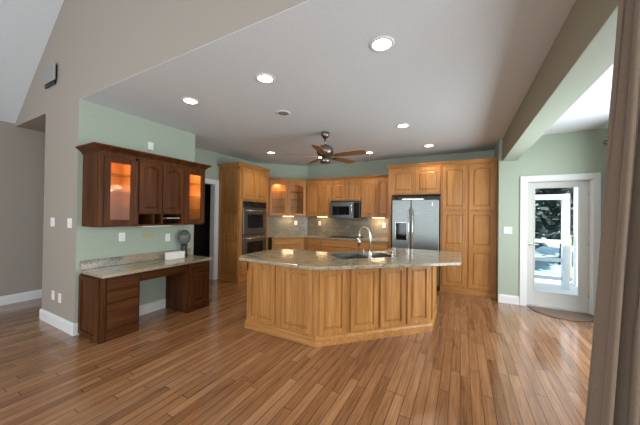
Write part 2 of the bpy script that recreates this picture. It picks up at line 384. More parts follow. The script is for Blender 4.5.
struct('trim_threshold', MB().box(.945, 5.452, 0, 1.735, 5.62, .010), M_chrome)

# ------------------------------------------------------------------ cabinetry helpers
def crown_prof(z0, dz=.075, out=.06):
    return [(0, z0), (.008, z0), (.012, z0+dz*.2), (out*.45, z0+dz*.45), (out*.85, z0+dz*.75), (out, z0+dz*.8), (out, z0+dz), (0, z0+dz)]

# ---- dark desk run on the left (front faces +X) ; local x = world +Y, local y = world -X
DX = -3.49; DD = .495
def side_panel(mb_parent, x, d0, d1, z0, z1, m, flip=False):
    pass
# left drawer cabinet
c = thing('desk_drawer_cabinet', 'dark stained wooden desk cabinet with three stacked drawers, at the near left end', 'cabinet', (DX, 1.442, 0), PI/2)
MB().box(0, 0, 0, .405, DD, .718).build('body', M_wal, c, bevel=.002)
MB().box(0, -.012, 0, .045, 0, .718).build('corner_post', M_wal, c, bevel=.004)
for z, h in ((.565, .125), (.425, .125), (.115, .295)):
    MB().drawer(.06, z, .33, h).build('drawer', M_walh, c)
MB().box(.05, -.006, 0, .40, 0, .095).build('plinth', M_walh, c)
MB().door(0, .02, DD-.03, .68, t=.018, raised=False, st=.05).build('side_panel', M_wal, c, loc=(0, DD-.015, 0), rotz=-PI/2)
# right cabinet
c = thing('desk_door_cabinet', 'dark stained wooden desk cabinet with a single raised panel door, beyond the kneehole', 'cabinet', (DX, 2.48, 0), PI/2)
MB().box(0, 0, 0, .39, DD, .718).build('body', M_wal, c, bevel=.002)
MB().drawer(.035, .575, .325, .115).build('drawer', M_walh, c)
MB().door(.035, .09, .325, .465, st=.055).build('door', M_wal, c)
MB().box(.0, -.006, 0, .39, 0, .07).build('plinth', M_walh, c)
c = thing('desk_pencil_drawer', 'long shallow dark wooden drawer over the desk kneehole', 'drawer', (DX, 1.849, 0), PI/2)
MB().box(0, .002, .60, .629, .40, .718).build('drawer_box', M_walh, c)
MB().drawer(.02, .615, .59, .09, t=.018, y=.002).build('drawer_front', M_walh, c)
c = thing('desk_countertop', 'mottled grey-beige granite desktop with low splash on the dark cabinets', 'countertop', (DX, 1.447, 0), PI/2)
MB().box(-.005, -.045, .719, 1.435, DD+.001, .757).build('slab', M_granite, c, bevel=.006)
MB().box(-.005, DD-.022, .7575, 1.435, DD+.002, .865).build('backsplash', M_granite, c, bevel=.003)

# upper dark cabinets
UX = -3.60; UD = .385; UZ0, UZ1 = 1.275, 2.13
def open_box(mb, w, d, z0, z1, t=.018, y0=0):
    mb.box(0, y0, z0, t, d, z1).box(w-t, y0, z0, w, d, z1).box(t, y0, z0, w-t, d, z0+t).box(t, y0, z1-t, w-t, d, z1).box(t, d-.01, z0+t, w-t, d, z1-t)
    return mb
def glass_cab(y0, w, label, sx0, sx1, post):
    c = thing('glass_wall_cabinet', label, 'cabinet', (UX, y0, 0), PI/2)
    open_box(MB(), w, UD, UZ0, UZ1).build('body', M_wal, c)
    open_box(MB(), w-.037, UD-.011, UZ0+.0185, UZ1-.0185, t=.003).build('lining', M_walin, c, loc=(.0185, 0, 0))
    dr = MB().door(.02+post, UZ0+.02, w-.04-post, UZ1-UZ0-.06, glass=True, st=.062).build('door', M_wal, c)
    MB().box(.075+post, -.012, UZ0+.075, w-.075, -.008, UZ1-.095).build('pane', M_glass, dr)
    if post: MB().box(0, -.012, UZ0, post+.0195, 0, UZ1).build('corner_post', M_wal, c, bevel=.003)
    MB().box(post+.012, -.004, UZ1-.038, w, 0, UZ1).box(w-.018, -.004, UZ0, w, 0, UZ1).box(0, -.004, UZ0, w, 0, UZ0+.018).build('face_frame', M_wal, c)
    for z in (1.50, 1.70, 1.90):
        MB().box(.022, .02, z, w-.022, UD-.02, z+.008).build('shelf', M_shelf, c)
    MB().lathe([(.03, 0), (.03, -.012), (.024, -.014)], w/2, UD/2, 16, 'z', UZ1-.022).build('puck_light', M_strip, c)
    l = bpy.data.lights.new('cabinet_glow', 'POINT'); l.energy = 2.4; l.color = (1, .68, .38); l.shadow_soft_size = .03
    for zz in (UZ1-.07, UZ1-.40):
        o = bpy.data.objects.new('cabinet_glow', l); COL.objects.link(o); o.parent = c; o.location = (w/2, UD/2-.03, zz)
    return c
glass_cab(1.447, .405, 'dark wooden wall cabinet with a lit glass door, nearest the grey wall', 0, 0, .03)
c = thing('arched_door_wall_cabinet', 'dark wooden wall cabinet with two arched solid doors over open pigeonholes', 'cabinet', (UX, 1.855, 0), PI/2)
w = .625
MB().box(0, 0, 1.43, w, UD, UZ1).build('body', M_wal, c)
for x in (.015, .318): MB().door(x, 1.445, .292, .655, arch=.045, st=.05).build('door', M_wal, c)
mb = MB().box(0, 0, UZ0, .018, UD, 1.429).box(w-.018, 0, UZ0, w, UD, 1.429).box(.018, 0, UZ0, w-.018, UD, UZ0+.02).box(.018, UD-.01, UZ0+.02, w-.018, UD, 1.429)
for x in (.20, .31): mb.box(x, 0, UZ0+.02, x+.016, UD-.01, 1.429)
mb.box(.326, .01, 1.36, w-.018, UD-.01, 1.37)
mb.build('pigeonholes', M_wal, c)
tag(MB().box(-3.86, 2.25, 1.372, -3.62, 2.44, 1.378).build('paper_sheets', M_plast), 'white papers lying in the right pigeonhole under the arched doors', 'paper')
glass_cab(2.482, .362, 'narrow dark wooden wall cabinet with a lit glass door, beside the dark doorway', 0, 0, 0)
tag(MB().sweep([(-3.99, 1.446), (UX+.001, 1.446), (UX+.001, 2.845), (-3.99, 2.845)], crown_prof(2.131, .08, .07)).build('crown_moulding', M_walh), 'dark stained crown moulding along the top of the desk wall cabinets', 'moulding')
tag(MB().box(-3.75, 1.98, 1.258, -3.69, 2.36, 1.274).build('under_cabinet_light', M_plast, bevel=.002), 'slim white light bar under the dark desk wall cabinets', 'light')

# ---- oven tower (front faces +X)
OX = -4.14
c = thing('oven_tower_cabinet', 'tall honey oak cabinet built around the double wall oven', 'cabinet', (OX, 4.13, 0), PI/2)
w = .955; D = .615
MB().box(0, 0, 0, w, D, .43).box(0, 0, 1.725, w, D, 2.46).box(0, 0, .43, .095, D, 1.725).box(w-.095, 0, .43, w, D, 1.725).box(.095, D-.05, .43, w-.095, D, 1.725).build('body', M_oak, c)
for x in (.06, .48): MB().door(x, 1.77, .415, .655, st=.055, arch=.03).build('door', M_oak, c)
MB().drawer(.07, .12, w-.14, .28).build('drawer', M_oakh, c)
sp = MB()
for z, h in ((.10, .82), (.95, .58), (1.56, .84)): sp.door(.02, z, D-.04, h, t=.018, st=.06)
sp.build('side_panel', M_oak, c, loc=(0, D, 0), rotz=-PI/2)
MB().box(-.016, -.004, 0, 0, D, .095).box(-.016, -.012, 0, w, 0, .09).build('plinth', M_oakh, c)
MB().sweep([(-.015, D), (-.015, -.001), (w, -.001)], [(o, z) for o, z in crown_prof(2.461, .07, .05)]).build('crown_moulding', M_oakh, c)
o_ = thing('double_wall_oven', 'stainless steel double wall oven with black glass windows', 'oven', (OX, 4.23, 0), PI/2)
w = .754
MB().box(0, .002, .435, w, .55, 1.72).build('body', M_black, o_)
cp = MB().box(0, -.022, 1.60, w, 0, 1.715).build('control_panel', M_blackgl, o_, bevel=.003)
MB().box(.3, -.024, 1.63, .46, -.0222, 1.685).build('display', M_black, cp)
for z0, z1 in ((1.0, 1.59), (.445, .985)):
    dr = MB().box(0, -.03, z0, w, 0, z1).build('oven_door', M_steel, o_, bevel=.005)
    MB().box(.12, -.032, z0+.13, w-.12, -.030, z1-.15).build('window', M_blackgl, dr)
    MB().tube([(.06, -.03, z1-.07), (.06, -.07, z1-.07), (w-.06, -.07, z1-.07), (w-.06, -.03, z1-.07)], .011).build('handle', M_chrome, dr)

# ---- corner glass cabinet (45 degrees)
s2 = math.sqrt(.5)
cx0, cy0 = -4.27, 5.26; CW = .955
c = thing('corner_glass_cabinet', 'honey oak corner wall cabinet with two arched glass doors', 'cabinet', (cx0, cy0, 0), PI/4)
open_box(MB(), CW, .31, 1.40, 2.30).build('body', M_oak, c)
MB().box(0, -.004, 1.40, .03, 0, 2.30).box(CW-.03, -.004, 1.40, CW, 0, 2.30).box(.03, -.004, 1.40, CW-.03, 0, 1.43).box(.03, -.004, 2.24, CW-.03, 0, 2.30).box(CW/2-.02, -.004, 1.43, CW/2+.02, 0, 2.24).build('face_frame', M_oak, c)
for x in (.02, CW/2+.003):
    dr = MB().door(x, 1.42, CW/2-.023, .84, arch=.05, glass=True, st=.055, y=-.0045).build('door', M_oak, c)
    MB().box(x+.05, -.014, 1.47, x+CW/2-.073, -.011, 2.215).build('pane', M_glass, dr)
for z in (1.62, 1.83, 2.03): MB().box(.02, .02, z, CW-.02, .295, z+.008).build('shelf', M_shelf, c)
MB().lathe([(.03, 0), (.03, -.012), (.024, -.014)], CW*.28, .15, 16, 'z', 2.281).build('puck_light', M_strip, c)
l = bpy.data.lights.new('corner_glow', 'POINT'); l.energy = 5; l.color = (1, .6, .28); l.shadow_soft_size = .03
o = bpy.data.objects.new('corner_glow', l); COL.objects.link(o); o.parent = c; o.location = (CW*.26, .13, 2.22)
MB().sweep([(0, -.005), (CW, -.005)], crown_prof(2.301, .06, .045)).build('crown_moulding', M_oakh, c)

# ---- wall cabinets on the back wall (front faces -Y, y = 5.94)
def wallcab(x0, x1, z0, z1, label, arch=.03):
    c = thing('wall_cabinet', label, 'cabinet', (x0, 5.94, 0))
    w = x1-x0; MB().box(0, 0, z0, w, .325, z1).build('body', M_oak, c)
    h = (w-.07)/2
    for x in (.03, w/2+.005): MB().door(x, z0+.015, h, z1-z0-.055, arch=arch, st=.05).build('door', M_oak, c)
    MB().sweep([(0, 0), (w, 0)], crown_prof(z1+.001, .06, .045)).build('crown_moulding', M_oakh, c)
wallcab(-3.588, -2.868, 1.40, 2.30, 'honey oak wall cabinet between the corner glass cabinet and the microwave')
wallcab(-2.864, -2.086, 1.795, 2.30, 'short honey oak wall cabinet directly above the microwave')
wallcab(-2.082, -1.376, 1.40, 2.30, 'honey oak wall cabinet between the microwave and the refrigerator')
# microwave
c = thing('microwave_oven', 'stainless steel over-the-range microwave with a black window', 'microwave', (-2.855, 5.90, 0))
MB().box(0, 0, 1.37, .76, .36, 1.79).build('body', M_steel, c, bevel=.004)
dr = MB().box(.005, -.02, 1.38, .60, 0, 1.75).build('door', M_steel, c, bevel=.004)
MB().box(.06, -.022, 1.45, .50, -.0202, 1.66).build('window', M_blackgl, dr)
MB().tube([(.57, -.02, 1.42), (.57, -.055, 1.43), (.57, -.055, 1.70), (.57, -.02, 1.71)], .009).build('handle', M_chrome, dr)
MB().box(.61, -.02, 1.38, .755, 0, 1.75).build('control_panel', M_blackgl, c, bevel=.003)
MB().box(.005, -.012, 1.755, .755, 0, 1.785).build('vent_grille', M_black, c)

# ---- refrigerator, its cabinet and the pantry (front y = 5.655)
PY = 5.655
c = thing('refrigerator_cabinet', 'honey oak cabinet with two arched doors above the refrigerator', 'cabinet', (-1.372, PY, 0))
MB().box(0, 0, 1.885, 1.005, .61, 2.44).box(0, 0, 0, .06, .61, 1.885).build('body', M_oak, c)
for x in (.075, .545): MB().door(x, 1.91, .455, .50, arch=.03, st=.055).build('door', M_oak, c)
MB().sweep([(0, .27), (0, -.001), (1.005, -.001)], crown_prof(2.441, .065, .045)).build('crown_moulding', M_oakh, c)
c = thing('pantry_cabinet', 'tall honey oak pantry cabinet with four panelled doors beside the green wall', 'cabinet', (-.364, PY, 0))
w = .915
MB().box(0, 0, 0, w, .61, 2.44).build('body', M_oak, c)
for x in (.035, .48): 
    MB().door(x, 1.575, .405, .84, arch=.04, st=.06).build('door', M_oak, c)
    MB().door(x, .86, .405, .69, st=.06).door(x, .13, .405, .7299, st=.06).build('door', M_oak, c)
MB().box(0, -.012, 0, w, 0, .10).build('plinth', M_oakh, c)
MB().sweep([(0, -.001), (w, -.001)], crown_prof(2.441, .065, .045)).build('crown_moulding', M_oakh, c)

c = thing('refrigerator', 'stainless steel side-by-side refrigerator with black ice and water dispenser', 'refrigerator', (-1.285, 5.60, 0))
w = .905
MB().box(0, .06, .02, w, .66, 1.78).build('body', M_black, c, bevel=.005)
xs = .382
fz = MB().box(.005, -.01, .10, xs-.004, .055, 1.775).build('freezer_door', M_steel, c, bevel=.008)
fg = MB().box(xs+.004, -.01, .10, w-.005, .055, 1.775).build('refrigerator_door', M_steel, c, bevel=.008)
MB().tube([(xs-.035, -.01, .75), (xs-.035, -.06, .78), (xs-.035, -.06, 1.55), (xs-.035, -.01, 1.58)], .012).build('handle', M_chrome, fz)
MB().tube([(xs+.04, -.01, .75), (xs+.04, -.06, .78), (xs+.04, -.06, 1.55), (xs+.04, -.01, 1.58)], .012).build('handle', M_chrome, fg)
dp = MB().box(.085, -.016, .96, .305, -.010, 1.31).box(.085, -.022, 1.20, .305, -.016, 1.31).box(.085, -.03, .955, .305, -.016, .975).build('dispenser', M_blackgl, fz, bevel=.002)
MB().box(.079, -.014, .949, .085, -.0102, 1.316).box(.305, -.014, .949, .311, -.0102, 1.316).box(.085, -.014, 1.31, .305, -.0102, 1.316).build('dispenser_trim', M_chrome, fz)
MB().box(.775, -.013, 1.66, .79, -.0102, 1.71).build('badge', M_chrome, fg)
MB().box(.20, .0, 1.777, .62, .08, 1.80).build('lit_top_strip', M_chrome, c, bevel=.003)  # bright metal strip standing in for the lit refrigerator top
MB().box(.01, .02, .02, w-.01, .06, .095).build('toe_grille', M_black, c)

# ---- base cabinets and the back counter
def basecab(name, label, loc, rot, w, parts, D=.58):
    c = thing(name, label, 'cabinet', loc, rot)
    MB().box(0, .0, .10, w, D, .875).box(0, .06, 0, w, D, .10).build('body', M_oak, c)
    for kind, x, z, ww, h in parts:
        if kind == 'd': MB().drawer(x, z, ww, h).build('drawer', M_oakh, c)
        else: MB().door(x, z, ww, h).build('door', M_oak, c)
    return c
bx, by = -4.02, 5.10
BW = .79
basecab('base_cabinet', 'honey oak corner base cabinet set at an angle below the glass cabinet', (bx, by, 0), PI/4, BW, [('d', .04, .70, BW-.08, .14), ('p', .04, .13, .345, .55), ('p', .405, .13, .345, .55)], .60)
fx = bx+BW*s2
def bb(x0, x1, label, parts): basecab('base_cabinet', label, (x0, 5.66, 0), 0, x1-x0, parts, .60)
bb(-3.452, -3.0, 'narrow honey oak base cabinet between the angled corner and the cooktop drawers', [('d', .10, .70, .33, .14), ('p', .10, .13, .33, .55)])
bb(-2.996, -2.05, 'wide honey oak drawer base cabinet under the black cooktop', [('d', .03, .70, .89, .14), ('d', .03, .42, .89, .25), ('d', .03, .13, .89, .26)])
bb(-2.046, -1.376, 'honey oak base cabinet beside the refrigerator', [('d', .03, .70, .61, .14), ('p', .03, .13, .30, .55), ('p', .34, .13, .30, .55)])
e = .03
poly = [(-4.74, 5.10), (-4.06+e, 5.10), (bx+e*s2*1.5, by-.02), (-3.46+e*.4, 5.66-e), (-1.378, 5.66-e), (-1.378, 6.265), (-3.73, 6.265), (-4.74, 5.255)]
tag(MB().prism(poly, .877, .915).build('back_countertop', M_granite, bevel=.005), 'dark mottled granite counter running along the back wall', 'countertop')
tag(MB().box(-3.722, 6.258, .917, -1.378, 6.269, 1.398).build('tile_backsplash', M_tile), 'beige stone tile backsplash along the back wall behind the cooktop', 'backsplash')
tag(MB().box(0, 0, .917, 1.44, .011, 1.398).build('tile_backsplash', M_tile, loc=(-4.751, 5.232, 0), rotz=PI/4), 'beige stone tile backsplash on the angled corner wall under the glass cabinet', 'backsplash')
c = thing('cooktop', 'black glass cooktop set in the back counter under the microwave', 'cooktop', (-2.87, 5.72, .916))
MB().box(0, 0, 0, .78, .47, .012).build('glass_top', M_blackgl, c, bevel=.003)
for i, (x, y, r) in enumerate(((.2, .13, .085), (.58, .13, .07), (.2, .34, .07), (.58, .34, .095))):
    MB().lathe([(r, 0), (r, .002)], x, y, 24, 'z', .0122).build('burner', M_black, c)
def ucl(x, y, rot, label, energy=6):
    o = MB().box(-.14, -.02, 1.389, .14, .02, 1.398).build('under_cabinet_light', M_strip, loc=(x, y, 0), rotz=rot, bevel=.002); tag(o, label, 'light')
    a = area('under_cabinet_glow', (x, y, 1.375), (0, 0, -1), .3, .05, energy, (1, .72, .42)); a.rotation_euler = (0, 0, rot)
ucl(-1.72, 6.12, 0, 'warm light bar under the wall cabinet beside the refrigerator', 3.5)
ucl(-4.02, 5.76, PI/4, 'warm light bar under the corner glass cabinet', 2)
ucl(-3.2, 6.12, 0, 'warm light bar under the wall cabinet left of the microwave', 1.2)

# ------------------------------------------------------------------ island
c = thing('kitchen_island', 'angled honey oak island clad in raised wooden panels', 'kitchen island', (0, 0, 0))
P0, P1, P2 = (-2.415, 2.565), (-1.406, 2.565), (-.335, 3.636)
body = [P0, P1, P2, (-.335, 4.30), (-.92, 4.30), (-.92, 3.90), (-1.63, 3.19), (-2.415, 3.19)]
MB().prism(body, 0, .72).sweep([body[-1]]+body+[body[0]], [(-.02, .72), (0, .72), (0, .882), (-.02, .882)]).build('body', M_oak, c)
plp = [(0, 0), (.018, 0), (.018, .075), (.008, .095), (0, .10)]
MB().sweep([(-2.415, 3.19), P0, P1, P2, (-.335, 4.30)], plp).build('base_moulding', M_oakh, c)
for x0, x1 in ((-2.375, -1.96), (-1.87, -1.45)):
    MB().door(0, 0, x1-x0, .72, t=.018, st=.05).build('panel', M_oak, c, loc=(x0, 2.5645, .125))
LW = math.hypot(P2[0]-P1[0], P2[1]-P1[1])
for a, b2 in ((.035, .355), (.41, .755), (.79, 1.125), (1.16, 1.485)):
    MB().door(0, 0, b2-a, .72, t=.018, st=.05).build('panel', M_oak, c, loc=(P1[0]+a*s2+.0004, P1[1]+a*s2-.0004, .125), rotz=PI/4)
MB().door(0, 0, .56, .72, t=.018, st=.05).build('panel', M_oak, c, loc=(-.3345, 3.69, .125), rotz=PI/2)
# countertop with a cut-out for the sink
top = [(-2.37, 2.37), (-1.36, 2.33), (-1.27, 2.37), (-.02, 3.46), (.005, 3.51), (.005, 4.42), (-.02, 4.46), (-.98, 4.46), (-1.02, 4.42), (-1.02, 3.98), (-1.62, 3.36), (-2.05, 3.40), (-2.33, 3.34), (-2.49, 3.12), (-2.52, 2.80), (-2.46, 2.46)]
SC = Vector((-1.13, 3.335)); SA = PI/4
bm = bmesh.new()
def loop(pts, z): return [bm.verts.new((p[0], p[1], z)) for p in pts]
def rrect(hw, hh, r, n=4):
    out = []
    for sx, sy, a0 in ((1, 1, 0), (-1, 1, PI/2), (-1, -1, PI), (1, -1, 3*PI/2)):
        for k in range(n+1):
            a = a0+PI/2*k/n; x = sx*(hw-r)+r*math.cos(a); y = sy*(hh-r)+r*math.sin(a)
            out.append((SC.x+x*math.cos(SA)-y*math.sin(SA), SC.y+x*math.sin(SA)+y*math.cos(SA)))
    return out
hole = rrect(.385, .205, .06)
for z in (.884, .922):
    A = loop(top, z); B = loop(hole, z)
    es = [bm.edges.new((A[i], A[(i+1) % len(A)])) for i in range(len(A))]+[bm.edges.new((B[i], B[(i+1) % len(B)])) for i in range(len(B))]
    bmesh.ops.triangle_fill(bm, use_beauty=True, use_dissolve=False, edges=es)
    if z < .9: A0, B0 = A, B
for X0, X1 in ((A0, A), (B0, B)):
    for i in range(len(X0)): j = (i+1) % len(X0); bm.faces.new((X0[i], X0[j], X1[j], X1[i]))
bmesh.ops.recalc_face_normals(bm, faces=bm.faces)
me = bpy.data.meshes.new('island_countertop'); bm.to_mesh(me); bm.free(); me.materials.append(M_granite)
o = bpy.data.objects.new('island_countertop', me); COL.objects.link(o)
bv = o.modifiers.new('bevel', 'BEVEL'); bv.width = .008; bv.segments = 3; bv.limit_method = 'ANGLE'
tag(o, 'large angled polished granite top of the island with the sink in it', 'countertop')
# sink
c = thing('sink', 'double-bowl stainless steel sink sunk in the island top', 'sink', (SC.x, SC.y, 0), SA)
mb = MB()
for x0, x1 in ((-.375, -.01), (.01, .375)):
    a = len(mb.v)
    ring = lambda d, z: [(x0+d, -.195+d, z), (x1-d, -.195+d, z), (x1-d, .195-d, z), (x0+d, .195-d, z)]
    mb.v += ring(0, .921)+ring(.012, .75)+ring(.03, .735)
    for b2 in (0, 4):
        for i in range(4): j = (i+1) % 4; mb.f.append((a+b2+i, a+b2+j, a+b2+4+j, a+b2+4+i))
    mb.f.append((a+8, a+9, a+10, a+11))
mb.build('basin', M_steel, c)
MB().box(-.01, -.195, .76, .01, .195, .915).build('divider', M_steel, c)
mb = MB().box(-.383, -.203, .915, .383, -.193, .9245).box(-.383, .193, .915, .383, .203, .9245).box(-.383, -.193, .915, -.373, .193, .9245).box(.373, -.193, .915, .383, .193, .9245)
mb.build('rim', M_steel, c, bevel=.002)
for x in (-.19, .19): MB().lathe([(.04, 0), (.04, .003)], x, 0, 16, 'z', .736).build('drain', M_chrome, c)
# faucet, near side of the sink, spout arching back over it
fb = Vector((-.99, 3.17))
c = thing('faucet', 'tall gooseneck satin nickel faucet standing at the island sink', 'faucet', (fb.x, fb.y, .9225))
MB().lathe([(.032, 0), (.032, .012), (.022, .02), (.022, .07), (.016, .08)], 0, 0, 20).build('base', M_chrome, c)
pts = [(0, 0, .07), (0, 0, .26)]
R = .085
for k in range(1, 13):
    a = PI*k/12; h = R-R*math.cos(a); pts.append((-h*.92, h*.25, .27+R*1.25*math.sin(a)))
pts += [(-2*R*.92, 2*R*.25, .235)]
MB().tube(pts, .0125, 12).build('spout', M_chrome, c)
MB().tube([(-2*R*.92, 2*R*.25, .236), (-2*R*.92, 2*R*.25, .15)], [.016, .019], 12).build('spray_head', M_chrome, c)
MB().tube([(0, 0, .05), (-.07, -.02, .06), (-.075, -.021, .11)], [.008, .008, .006], 8).build('lever', M_chrome, c)
c = thing('soap_dispenser', 'small satin nickel soap dispenser at the right of the island sink', 'soap dispenser', (-.775, 3.42, .9225))
MB().lathe([(.018, 0), (.018, .01), (.009, .015), (.009, .06), (.012, .062), (.012, .075)], 0, 0, 14).build('stem', M_chrome, c)
MB().tube([(0, 0, .07), (-.05, .03, .075)], .006, 8).build('nozzle', M_chrome, c)

# ------------------------------------------------------------------ ceiling fixtures
cans = [(-.555, 2.02, 'glowing recessed ceiling light, the largest one nearest the beam', 1),
        (-1.706, 2.02, 'glowing recessed ceiling light, middle one of the near row', 1),
        (-2.844, 2.03, 'glowing recessed ceiling light above the dark desk cabinets', 1),
        (-.772, 4.00, 'glowing recessed ceiling light right of the ceiling fan', 1),
        (-3.642, 4.535, 'glowing recessed ceiling light in front of the oven tower', 1),
        (-.552, 5.35, 'glowing recessed ceiling light in front of the pantry', 1),
        (-1.739, 5.42, 'glowing recessed ceiling light beside the right fan blade tip', 1),
        (-2.873, 5.42, 'glowing recessed ceiling light seen just under the fan hub', 1),
        (-2.08, 2.83, 'round unlit recessed ceiling fixture between the near lights and the fan', 0)]
for x, y, lab, on in cans:
    c = thing('recessed_light', lab, 'ceiling light', (x, y, ZC), 0, 'recessed ceiling lights')
    MB().lathe([(.072, -.001), (.095, -.001), (.095, -.006), (.072, -.009), (.072, -.001)], 0, 0, 28).build('trim_ring', M_white, c)
    MB().lathe([(.071, -.002), (.071, -.006), (.05, -.008)], 0, 0, 24).build('lens', M_lamp if on else paint('grey_grille', (.25, .24, .23)), c)
    if on:
        l = bpy.data.lights.new('can_beam', 'SPOT'); l.energy = 30; l.color = (1, .82, .60); l.spot_size = 2.2; l.spot_blend = .7; l.shadow_soft_size = .06
        o = bpy.data.objects.new('can_beam', l); COL.objects.link(o); o.parent = c; o.location = (0, 0, -.02)
# fan
c = thing('ceiling_fan', 'pewter ceiling fan with five brown wooden blades', 'ceiling fan', (-1.95, 3.80, 2.38))
MB().lathe([(.065, .398), (.065, .35), (.045, .31), (.02, .30)], 0, 0, 24).build('canopy', M_bronze, c)
MB().lathe([(.014, .18), (.014, .31)], 0, 0, 12).build('downrod', M_bronze, c)
MB().lathe([(.03, .20), (.075, .185), (.125, .15), (.14, .10), (.135, .05), (.10, .02), (.06, .0), (.055, -.03)], 0, 0, 32).build('motor_housing', M_bronze, c)
MB().lathe([(.075, -.03), (.085, -.05), (.08, -.09), (.04, -.105), (.0, -.108)][:4], 0, 0, 24).build('switch_housing', M_bronze, c)
for k in range(5):
    a = math.radians(-2+72*k)
    bl = MB()
    prof = [(.19, -.05), (.30, -.062), (.60, -.072), (.66, -.066), (.69, -.04), (.695, 0), (.69, .04), (.66, .066), (.60, .072), (.30, .062), (.19, .05)]
    bl.prism(prof, -.004, .004); b_ = bl.build('blade', M_blade, c, loc=(0, 0, .012), rot=(math.radians(-12), 0, a))
    MB().prism([(.09, -.018), (.20, -.03), (.25, -.03), (.27, 0), (.25, .03), (.20, .03), (.09, .018)], -.009, -.0045).build('blade_arm', M_bronze, b_)

# ------------------------------------------------------------------ wall plates and small wall things
def plate(name, label, cat, loc, rotz, w=.075, h=.115, kind='outlet', g=None):
    c = thing(name, label, cat, loc, rotz, g)
    MB().box(-w/2, -.007, -h/2, w/2, -.0005, h/2).build('cover_plate', M_plast, c, bevel=.002)
    n = max(1, round(w/.06)) if w > .1 else 1
    for i in range(n):
        x = (i-(n-1)/2)*.046
        if kind == 'outlet':
            MB().box(x-.016, -.009, .008, x+.016, -.0072, .036).box(x-.016, -.009, -.036, x+.016, -.0072, -.008).build('socket', M_white, c)
        else: MB().box(x-.006, -.016, -.012, x+.006, -.0072, .012).build('toggle', M_white, c)
plate('light_switch', 'white light switch on the grey wall, left of the other switch', 'light switch', (-4.664, 1.4, 1.31), 0, .115, .115, 'sw')
plate('light_switch', 'white light switch on the grey wall beside the green corner', 'light switch', (-4.161, 1.4, 1.31), 0, .115, .115, 'sw')
plate('wall_outlet', 'white outlet low on the grey wall, left one of the pair', 'outlet', (-4.60, 1.4, .377), 0)
plate('wall_outlet', 'white outlet low on the grey wall, right one of the pair', 'outlet', (-4.40, 1.4, .372), 0)
plate('wall_outlet', 'white outlet on the green wall above the left part of the desktop', 'outlet', (-3.99, 1.877, 1.12), PI/2)
plate('wall_outlet', 'white outlet on the green wall above the white box', 'outlet', (-3.99, 2.50, 1.07), PI/2)
plate('light_switch', 'white light switch on the green wall between pantry and exterior door', 'light switch', (.693, 5.45, 1.23), 0, .115, .115, 'sw')
plate('wall_outlet', 'white outlet on the tile backsplash left of the microwave', 'outlet', (-3.346, 6.2575, 1.22), 0)
plate('wall_outlet', 'white outlet on the tile backsplash below the lit right wall cabinet', 'outlet', (-1.62, 6.2575, 1.22), 0)
plate('wall_outlet', 'white outlet on the angled tile backsplash under the glass cabinet', 'outlet', (-4.752+1.12*s2+.0+.0, 5.234+1.12*s2-.0, 1.22), PI/4)
c = thing('door_chime', 'small white box fixed on the green wall above the dark cabinets', 'chime box', (-3.99, 2.215, 2.41), PI/2)
MB().box(-.035, -.03, -.055, .035, -.0005, .055).build('cover', M_plast, c, bevel=.006)
MB().box(-.022, -.032, -.04, .022, -.0302, -.015).build('grille', M_white, c)
c = thing('wall_speaker', 'small grey boxy speaker mounted high on the taupe gable wall', 'speaker', (-4.77, 1.4, 3.235), 0)
MB().box(-.20, -.022, -.135, .13, -.001, .11).build('bracket', M_black, c, bevel=.004)  # dark plate set off left and below the grey front
MB().box(-.155, -.045, -.10, .17, -.0225, .13).build('cabinet', paint('grey_speaker_paint', lin(165, 165, 162)), c, bevel=.008)
MB().box(-.14, -.048, -.085, .155, -.0455, .115).build('grille', paint('grey_cloth', lin(150, 150, 148)), c)
tag(MB().box(-3.9895, 2.13, 1.09, -3.987, 2.29, 1.16).build('sticky_note', paint('yellow_paper', lin(178, 170, 132))), 'faded yellow note stuck on the green wall over the desktop', 'note')

# ------------------------------------------------------------------ things on the desk
XB = .125
c = thing('white_box', 'open white box standing at the back of the granite desktop', 'box', (-3.83, 2.52, .7585), PI/2)
MB().box(-XB, -.05, 0, XB, .05, .006).box(-XB, -.05, .006, XB, -.044, .1).box(-XB, .044, .006, XB, .05, .1).box(-XB, -.044, .006, -XB+.006, .044, .1).box(XB-.006, -.044, .006, XB, .044, .1).build('tray', M_plast, c)
MB().box(-.11, -.038, .0065, .11, .038, .075).build('contents', paint('paper_stack', lin(215, 212, 205)), c)
c = thing('ceramic_ornament', 'dark grey rounded ornament on a narrow foot behind the white box', 'ornament', (-3.895, 2.715, .7585))
MB().lathe([(.05, 0), (.052, .02), (.042, .06), (.045, .15), (.05, .19)], 0, 0, 20).build('foot', paint('dark_glaze', lin(52, 52, 50), .3, .3), c)
mb = MB(); prof = []
for k in range(13):
    a = -PI/2+PI*k/12*.97+.15; prof.append((max(.012, .092*math.cos(a)) if k < 12 else .02, .305+.115*math.sin(a)))
mb.lathe(prof, 0, 0, 24).build('round_body', paint('mottled_grey_glaze', lin(100, 100, 96), .35, .45, .1, 25), c)
# near glass cabinet: three added glasses stand in for ceiling light reflections
for i, (y, lab) in enumerate(((1.575, 'small clear glass in place of a lamp reflection in the lit near cabinet, left of three'), (1.63, 'small clear glass in place of a lamp reflection in the lit near cabinet, middle of three'), (1.69, 'small clear glass in place of a lamp reflection in the lit near cabinet, right of three'))):
    o = MB().lathe([(.016, 0), (.02, .06), (.018, .06), (.014, .004)], 0, 0, 14).build('reflection_glass', M_glass, loc=(-3.68, y, 1.709)); tag(o, lab, 'glass', 'reflection stand-ins in the lit near cabinet')
tag(MB().lathe([(.026, 0), (.026, .03), (.018, .07), (.009, .12), (.005, .17)], 0, 0, 16).build('tapered_cone', paint('ivory_tone', lin(235, 225, 205), .5)), 'slim tapered white candle at the bottom of the lit near cabinet', 'cone').location = (-3.69, 1.565, 1.2975)  # plain pale tapered solid on the cabinet floor

